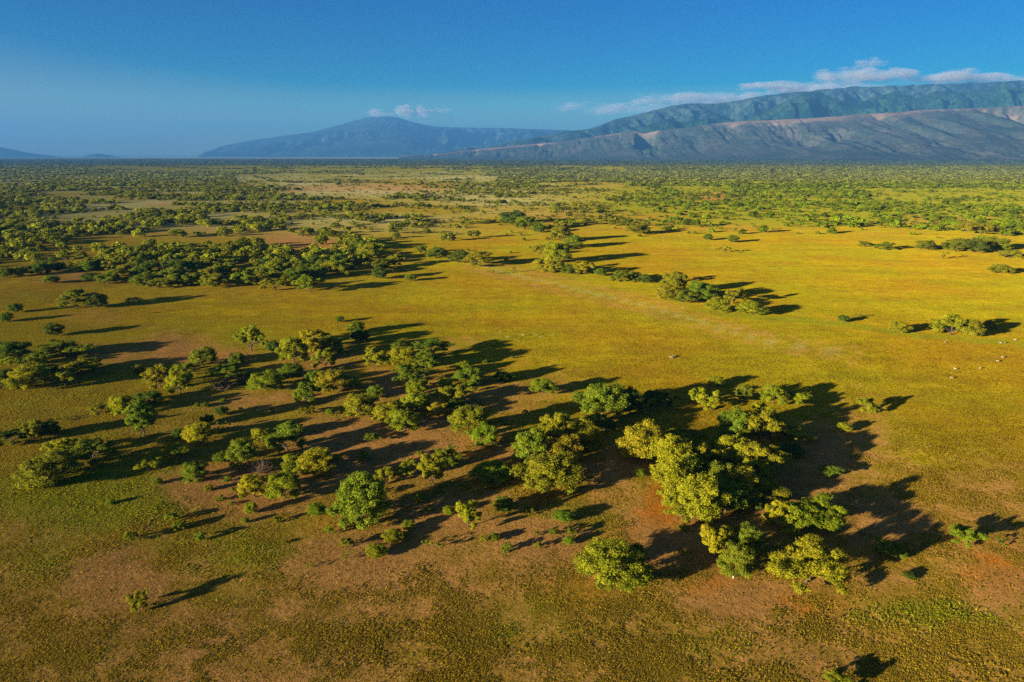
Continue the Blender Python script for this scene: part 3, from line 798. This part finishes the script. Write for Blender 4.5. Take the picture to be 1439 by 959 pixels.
for (a, b, dens, sc0) in ((1350, 2700, 1 / 150.0, 1.25), (2700, 6000, 1 / 620.0, 2.1), (6000, 14000, 1 / 3600.0, 4.0)):
    x2, y2, u2, v2 = scatter(a, b, dens, rng)
    W2 = (5.0 + 5.5 * rng.random(len(x2)) ** 1.4) * sc0
    W2 = np.where(lone(u2, v2, x2, y2), W2 * 0.5, W2)
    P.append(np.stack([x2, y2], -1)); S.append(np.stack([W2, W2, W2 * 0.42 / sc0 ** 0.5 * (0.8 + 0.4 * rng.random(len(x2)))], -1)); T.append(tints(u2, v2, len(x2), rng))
Pm = np.concatenate(P); Sm = np.concatenate(S); Tm = np.concatenate(T); n = len(Pm)
o = scatter_object('far_woodland', np.stack([Pm[:, 0], Pm[:, 1], ground_z(Pm[:, 0], Pm[:, 1]) - 0.1], -1), np.stack([np.zeros(n), np.zeros(n), rng.random(n) * 6.283], -1), Sm, rng.integers(0, len(FAR), n), Tm, FAR)
tag(o, 'distant dull green woodland reaching to the foot of the hills', 'woodland', kind='stuff')
print('trees', COUNT, 'near', len(near), 'mid', nmid, 'far', n)

# ------------------------------------------------------------------ grass tufts
def tuft_mesh(seed, nb, spread, lean):
    r = np.random.default_rng(seed); V = []; Fc = []
    for i in range(nb):
        a = r.random() * 6.283; q = spread * math.sqrt(r.random())
        bx, by = q * math.cos(a), q * math.sin(a)
        h = 0.5 + 0.5 * r.random(); w = 0.07 + 0.06 * r.random()
        b2 = r.random() * 6.283; lx, ly = lean * math.cos(b2) * r.random(), lean * math.sin(b2) * r.random()
        c, s = math.cos(a + 1.57) * w, math.sin(a + 1.57) * w
        o = len(V)
        V += [(bx - c, by - s, -0.05), (bx + c, by + s, -0.05), (bx + lx * .5 + c * .8, by + ly * .5 + s * .8, h * .6), (bx + lx, by + ly, h)]
        Fc += [(o, o + 1, o + 2, o + 3)]
    me = mesh_from('grass_tuft', V, Fc, [M_LEAF_FAR]); set_tone(me, np.repeat(r.random(nb), 4))
    return me
TUFTS = [tuft_mesh(900 + k, 15, 0.45, 0.5) for k in range(5)]
rg = np.random.default_rng(99)
NG = 760000
u = rg.uniform(-70, 1510, NG); v = 345 + (1000 - 345) * rg.random(NG) ** 0.80
x, y, t = ground_at(u, v)
b, g, go, r_, p_ = masks(x, y)
n4 = fbm(x / 4.5, y / 4.5, 3, 61); n1 = fbm(x / 1.2, y / 1.2, 2, 62)
bb = sst(0.12, 0.66, b + 1.1 * (n4 - 0.5) + 0.5 * (n1 - 0.5))
keep = rg.random(NG) < (1.0 - 0.97 * bb) * sst(345, 520, v)
x, y, b, g, go, n4, n1, v = x[keep], y[keep], b[keep], g[keep], go[keep], n4[keep], n1[keep], v[keep]
n = len(x)
gm = np.clip(go + 0.9 * (n4 - 0.5), 0, 1)[:, None]
tc = np.array([0.345, 0.240, 0.016]) * (1 - gm) + np.array([0.270, 0.175, 0.005]) * gm
gg = sst(0.25, 0.75, g + 1.1 * (n4 - 0.5))[:, None] * 0.85
tc = tc * (1 - gg) + np.array([0.300, 0.315, 0.011]) * gg
tc = tc * (0.55 + 0.9 * rg.random((n, 1)))
tc = np.where(rg.random((n, 1)) < 0.18, np.array([0.27, 0.175, 0.025]), tc)
hgt = (0.04 + 0.11 * rg.random(n) ** 1.6) * (0.8 + 0.5 * sst(0.45, 0.7, fbm(x / 14, y / 14, 3, 64))) * (0.75 + 0.5 * n4) * (1 + 0.7 * gg[:, 0] * (n1 > 0.5))
wid = 0.12 + 0.19 * rg.random(n)
o = scatter_object('grass', np.stack([x, y, ground_z(x, y)], -1), np.stack([rg.normal(size=n) * .12, rg.normal(size=n) * .12, rg.random(n) * 6.283], -1),
                   np.stack([wid, wid, hgt], -1), rg.integers(0, len(TUFTS), n), tc, TUFTS)
tag(o, 'short golden and olive grass tufts over the near plain', 'grass', kind='stuff')

# ------------------------------------------------------------------ small things: log, stump, mound, goats
def log_thing():
    x0, y0, _ = ground_at(346, 664); x1, y1, _ = ground_at(372, 657)
    p = [np.array([x0, y0, 0.30]), np.array([x0 * .6 + x1 * .4, y0 * .6 + y1 * .4 + .12, 0.34]), np.array([x1, y1, 0.42])]
    c = sum(p) / 3; c[2] = 0
    v, f = tube([q - c for q in p], [0.36, 0.30, 0.2], 10)
    V = list(v); Fc = list(f)
    for s, e in ((p[1] - c, np.array([0.3, 0.9, 1.1])), (p[2] - c, np.array([1.0, 0.7, 0.9]))):
        vv, ff = tube([s, s + e * 0.5 + (0.1, 0, 0), s + e], [0.13, 0.09, 0.03], 7); o0 = len(V); V += vv; Fc += [tuple(i + o0 for i in q) for q in ff]
    o = link('fallen_log', mesh_from('fallen_log', V, Fc, [M_DRY], smooth=True)); o.location = (c[0], c[1], float(ground_z(c[0], c[1])))
    tag(o, 'weathered fallen log lying on bare soil below a brown leafless shrub', 'log')
log_thing()
def stump_thing():
    x, y, _ = ground_at(1030.5, 812)
    v, f = tube([(0, 0, -.1), (.01, 0, .35), (-.02, .02, .7), (.03, 0, .95)], [.13, .10, .09, .04], 8)
    vv, ff = tube([(-.02, .02, .72), (.14, .02, .86), (.26, .03, .84)], [.06, .05, .02], 6); o0 = len(v)
    o = link('tree_stump', mesh_from('tree_stump', list(v) + list(vv), list(f) + [tuple(i + o0 for i in q) for q in ff], [M_PALEWOOD], smooth=True))
    o.location = (float(x), float(y), float(ground_z(x, y)))
    tag(o, 'thin bleached white stump at the front edge of the big right-hand thicket', 'stump')
stump_thing()
def mound_thing():
    x, y, _ = ground_at(945, 502)
    N = NT('mound_earth'); tc = N.n('ShaderNodeTexCoord').outputs['Object']
    m = N.done(N.n('ShaderNodeBsdfDiffuse', ins={'Color': N.mix(N.ramp(N.noise(tc, 3.0), .3, .7), (0.20, 0.135, 0.05), (0.27, 0.18, 0.07))}).outputs[0])
    V = []; Fc = []; nr, na = 9, 22
    for i in range(nr):
        q = i / (nr - 1); rr = 1.5 * q
        zz = 0.32 * math.exp(-((q - .55) / .22) ** 2) + 0.12 * (1 - q)
        for k in range(na):
            a = 6.283 * k / na; j = 1 + 0.16 * math.sin(3 * a + 1) + 0.08 * math.sin(7 * a)
            V.append((rr * j * math.cos(a), rr * j * math.sin(a), zz * (1 + .3 * math.sin(2 * a)) - 0.05))
    for i in range(nr - 1):
        for k in range(na): Fc.append((i * na + k, i * na + (k + 1) % na, (i + 1) * na + (k + 1) % na, (i + 1) * na + k))
    o = link('earth_mound', mesh_from('earth_mound', V, Fc, [m], smooth=True)); o.location = (float(x), float(y), float(ground_z(x, y)))
    tag(o, 'low ring of dark earth in the open golden grass', 'mound')
mound_thing()

def goat_mesh():
    N = NT('pale_coat'); tc = N.n('ShaderNodeTexCoord').outputs['Object']
    m = N.done(N.n('ShaderNodeBsdfDiffuse', ins={'Color': N.mix(N.ramp(N.noise(tc, 6.0), .35, .7), (0.27, 0.24, 0.19), (0.38, 0.35, 0.30))}).outputs[0])
    pts = [(0, 0, .62), (.38, 0, .64), (-.40, 0, .63), (.55, 0, .80), (.66, 0, .95), (.82, 0, .90), (-.52, 0, .66), (-.58, 0, .56),
           (.36, .10, .42), (.37, .10, .22), (.36, .10, .02), (.36, -.10, .42), (.34, -.10, .22), (.36, -.10, .02),
           (-.38, .10, .44), (-.44, .10, .24), (-.41, .10, .02), (-.38, -.10, .44), (-.44, -.10, .24), (-.41, -.10, .02), (.64, .10, .98), (.64, -.10, .98)]
    ed = [(0, 1), (0, 2), (1, 3), (3, 4), (4, 5), (2, 6), (6, 7), (1, 8), (8, 9), (9, 10), (1, 11), (11, 12), (12, 13), (2, 14), (14, 15), (15, 16), (2, 17), (17, 18), (18, 19), (4, 20), (4, 21)]
    rad = [.20, .19, .19, .11, .095, .05, .05, .03, .085, .045, .035, .085, .045, .035, .10, .05, .035, .10, .05, .035, .025, .025]
    me = bpy.data.meshes.new('goat_skeleton'); me.from_pydata(pts, ed, [])
    ob = bpy.data.objects.new('goat_skeleton', me); C.objects.link(ob)
    ob.modifiers.new('skin', 'SKIN'); ob.modifiers.new('sub', 'SUBSURF').levels = 1
    for i, sv in enumerate(me.skin_vertices[0].data): sv.radius = (rad[i], rad[i]); sv.use_root = (i == 0)
    dg = bpy.context.evaluated_depsgraph_get(); dg.update()
    out = bpy.data.meshes.new_from_object(ob.evaluated_get(dg)); out.name = 'goat'
    bpy.data.objects.remove(ob)
    out.materials.clear(); out.materials.append(m)
    return out
GM = goat_mesh()
GOATS = [(703.5,466,'white goat highest up beside the long shadow in mid field'),(713,475,'white goat at the upper rim of the long shadow, nearest the trees'),(735,472,'white goat at the upper rim of the long shadow, in its middle'),
         (754,471,'white goat at the tip of the long shadow, the upper of two'),(759.5,474,'white goat at the tip of the long shadow, the lower of two'),(776.5,472,'white goat just beyond the tip of the long shadow'),
         (1328,482,'white goat just below the lumpy ditch tree at right'),(1406,483,'white goat on the ditch at right, left of a close pair'),(1411,483,'white goat on the ditch at right, right of a close pair'),
         (1426,479,'white goat on the green ditch at the right edge'),(1408.5,504,'white goat standing highest in the open field below the ditch'),(1401.5,510,'white goat below another in the open field at right'),
         (1376.5,519,'white goat in the open field, between the ditch and the thicket'),(1342,520,'white goat in the open golden field, left of its companions'),(1337,533,'white goat nearest the big right-hand thicket, lowest in the field')]
for i, (u, v, lab) in enumerate(GOATS):
    x, y, _ = ground_at(u, v)
    o = link('goat', GM); o.location = (float(x), float(y), float(ground_z(x, y)) + 0.05); o.rotation_euler = (0, 0, random.uniform(0, 6.28)); s = random.uniform(0.52, 0.68); o.scale = (s, s, s)
    tag(o, lab, 'goat', 'white goats grazing in the golden field')

# ------------------------------------------------------------------ clouds
def cloud_material(dims, scale, dens, seed, cut):
    N = NT('cloud_vapour')
    tc = N.n('ShaderNodeTexCoord').outputs['Object']
    mp = N.n('ShaderNodeMapping', ins={'Location': (seed * 3.7, seed * 1.9, seed), 'Scale': (dims[0] / (scale * 1.7), dims[1] / (scale * 1.7), dims[2] / (scale * 0.62))}); N.put(mp, 'Vector', tc)
    ns = N.noise(mp.outputs[0], 1.0, 7.0, 0.62)
    ln = N.n('ShaderNodeVectorMath', operation='LENGTH'); N.put(ln, 0, tc)
    fall = N.math('SUBTRACT', 1.0, N.math('POWER', ln.outputs['Value'], 2.0))
    v = N.math('ADD', N.math('MULTIPLY', fall, 1.0), N.math('MULTIPLY_ADD', ns, 4.4, -2.55 - cut))
    v = N.ramp(v, 0.0, 0.8)
    d = N.math('MULTIPLY', v, dens * 0.62)
    pv = N.n('ShaderNodeVolumePrincipled', ins={'Color': (0.80, 0.80, 0.83, 1), 'Anisotropy': 0.1}); N.put(pv, 'Density', d)
    m = N.done(None, pv.outputs[0])
    m.cycles.volume_step_rate = 0.15
    return m

def cloud(label, u0, u1, vtop, vbot, Y, depth, scale, dens, seed, cut=0.0):
    scale *= 0.6
    import bmesh
    bm = bmesh.new(); bmesh.ops.create_icosphere(bm, subdivisions=3, radius=1.0)
    me = bpy.data.meshes.new('cloud'); bm.to_mesh(me); bm.free()
    q = ray(0, vbot); Y = max(Y if vbot < 108 else 0, (HAZE_TOP + 8 - CAM_H) / (q[2] / q[1]))
    dxa, rya, rza = ray((u0 + u1) / 2, (vtop + vbot) / 2)
    x, z = dxa / rya * Y, CAM_H + rza / rya * Y
    rx = (u1 - u0) / 2 / F_PX * Y * 1.03
    rz = abs((ray(0, vtop)[2] / ray(0, vtop)[1]) - (ray(0, vbot)[2] / ray(0, vbot)[1])) * Y / 2
    dims = (rx, depth, rz)
    me.materials.append(cloud_material(dims, scale, dens, seed, cut))
    o = link('cloud', me); o.location = (x, Y, max(z, HAZE_TOP + rz + 8)); o.scale = dims
    tag(o, label, 'cloud', 'clouds above the mountains')
HAZE_TOP = 1810.0
cloud('thin flat cloud cap lying on the volcano summit', 500, 566, 151, 169, 32400, 500, 800, 0.0030, 1, 0.0)
cloud('white cloud puff just right of the volcano summit', 554, 584, 145, 168, 32600, 400, 520, 0.007, 2, -0.1)
cloud('second white cloud puff further right of the volcano summit', 580, 610, 146, 168, 32600, 400, 520, 0.007, 3, -0.1)
cloud('faint wisp of cloud right of the volcano puffs', 602, 644, 147, 160, 33000, 400, 700, 0.0018, 4, 0.0)
cloud('thin grey cloud streak at the left end of the cloud bank', 755, 980, 141, 164, 29500, 700, 1300, 0.0022, 5, -0.05)
cloud('long low grey cloud lying along the left part of the range', 860, 1120, 128, 152, 25500, 800, 1100, 0.0030, 6, -0.1)
cloud('long grey white cloud on the ridge below the tall puff', 1020, 1250, 113, 136, 22500, 800, 800, 0.0036, 7, -0.1)
cloud('tall pale puff standing highest in the cloud bank', 1135, 1290, 93, 121, 20500, 700, 620, 0.0046, 8, -0.1)
cloud('small loose cloud wisp floating above the tall puff', 1196, 1248, 79, 97, 21000, 300, 500, 0.0030, 9, -0.05)
cloud('pale puff of cloud near the right end of the bank', 1310, 1385, 95, 119, 20000, 600, 600, 0.0040, 10, -0.05)
cloud('long low cloud running off the right edge over the range', 1240, 1530, 102, 121, 20200, 800, 900, 0.0032, 11, -0.1)

# ------------------------------------------------------------------ haze: one closed box of even air
def haze(density):
    import bmesh
    x, y0, y1 = 47000.0, -1500.0, 43900.0
    bm = bmesh.new(); bmesh.ops.create_cube(bm, size=1.0)
    me = bpy.data.meshes.new('haze'); bm.to_mesh(me); bm.free()
    N = NT('haze_air')
    pv = N.n('ShaderNodeVolumePrincipled', ins={'Color': (0.085, 0.295, 0.68, 1), 'Density': density, 'Anisotropy': 0.0})
    me.materials.append(N.done(None, pv.outputs[0]))
    o = link('haze', me); o.scale = (2 * x, y1 - y0, HAZE_TOP + 4); o.location = (0, (y0 + y1) / 2, (HAZE_TOP - 4) / 2)
    tag(o, 'pale blue haze in the air over the whole plain', 'haze', kind='stuff')
haze(4.2e-5)

# ------------------------------------------------------------------ light, sky, camera
w = bpy.data.worlds.new('World'); sc.world = w; w.use_nodes = True
nt = w.node_tree; nt.nodes.clear()
sky = nt.nodes.new('ShaderNodeTexSky'); sky.sky_type = 'NISHITA'; sky.sun_disc = False
sky.sun_elevation = SUN_EL; sky.sun_rotation = math.atan2(-math.cos(SUN_AZ), -math.sin(SUN_AZ))
sky.altitude = 700; sky.air_density = 1.0; sky.dust_density = 0.6; sky.ozone_density = 2.5
hs = nt.nodes.new('ShaderNodeHueSaturation'); hs.inputs['Hue'].default_value = 0.529; hs.inputs['Value'].default_value = 0.78
bg = nt.nodes.new('ShaderNodeBackground'); bg.inputs[1].default_value = 0.05
wo = nt.nodes.new('ShaderNodeOutputWorld')
tcw = nt.nodes.new('ShaderNodeTexCoord')
dot = nt.nodes.new('ShaderNodeVectorMath'); dot.operation = 'DOT_PRODUCT'; dot.inputs[1].default_value = (-math.cos(SUN_AZ), -math.sin(SUN_AZ), 0.0)
nt.links.new(tcw.outputs['Generated'], dot.inputs[0])
mr = nt.nodes.new('ShaderNodeMapRange'); mr.inputs[1].default_value = -0.3; mr.inputs[2].default_value = 0.55; mr.inputs[3].default_value = 2.45; mr.inputs[4].default_value = 0.95
nt.links.new(dot.outputs['Value'], mr.inputs[0]); nt.links.new(mr.outputs[0], hs.inputs['Saturation'])
nt.links.new(sky.outputs[0], hs.inputs['Color']); nt.links.new(hs.outputs[0], bg.inputs[0]); nt.links.new(bg.outputs[0], wo.inputs[0])

sun = bpy.data.lights.new('sun', 'SUN'); sun.energy = 5.0; sun.angle = math.radians(0.5); sun.color = (1.0, 0.87, 0.65)
so = bpy.data.objects.new('sun', sun); C.objects.link(so)
d = Vector((math.cos(SUN_AZ) * math.cos(SUN_EL), math.sin(SUN_AZ) * math.cos(SUN_EL), -math.sin(SUN_EL)))
so.rotation_euler = d.to_track_quat('-Z', 'Y').to_euler(); so.location = (-200, -130, 120)

cam = bpy.data.cameras.new('camera'); cam.sensor_width = 36; cam.lens = 24.0; cam.clip_start = 1.0; cam.clip_end = 200000
co = bpy.data.objects.new('camera', cam); C.objects.link(co)
co.location = (0, 0, CAM_H); co.rotation_euler = (math.pi / 2 - PITCH, 0, 0)
sc.camera = co

sc.render.engine = 'CYCLES'
sc.cycles.max_bounces = 5; sc.cycles.diffuse_bounces = 3; sc.cycles.transmission_bounces = 4; sc.cycles.volume_bounces = 1
sc.cycles.use_denoising = False
sc.view_settings.view_transform = 'Standard'; sc.view_settings.look = 'None'; sc.view_settings.gamma = 1.0
sc.view_settings.exposure = 1.7
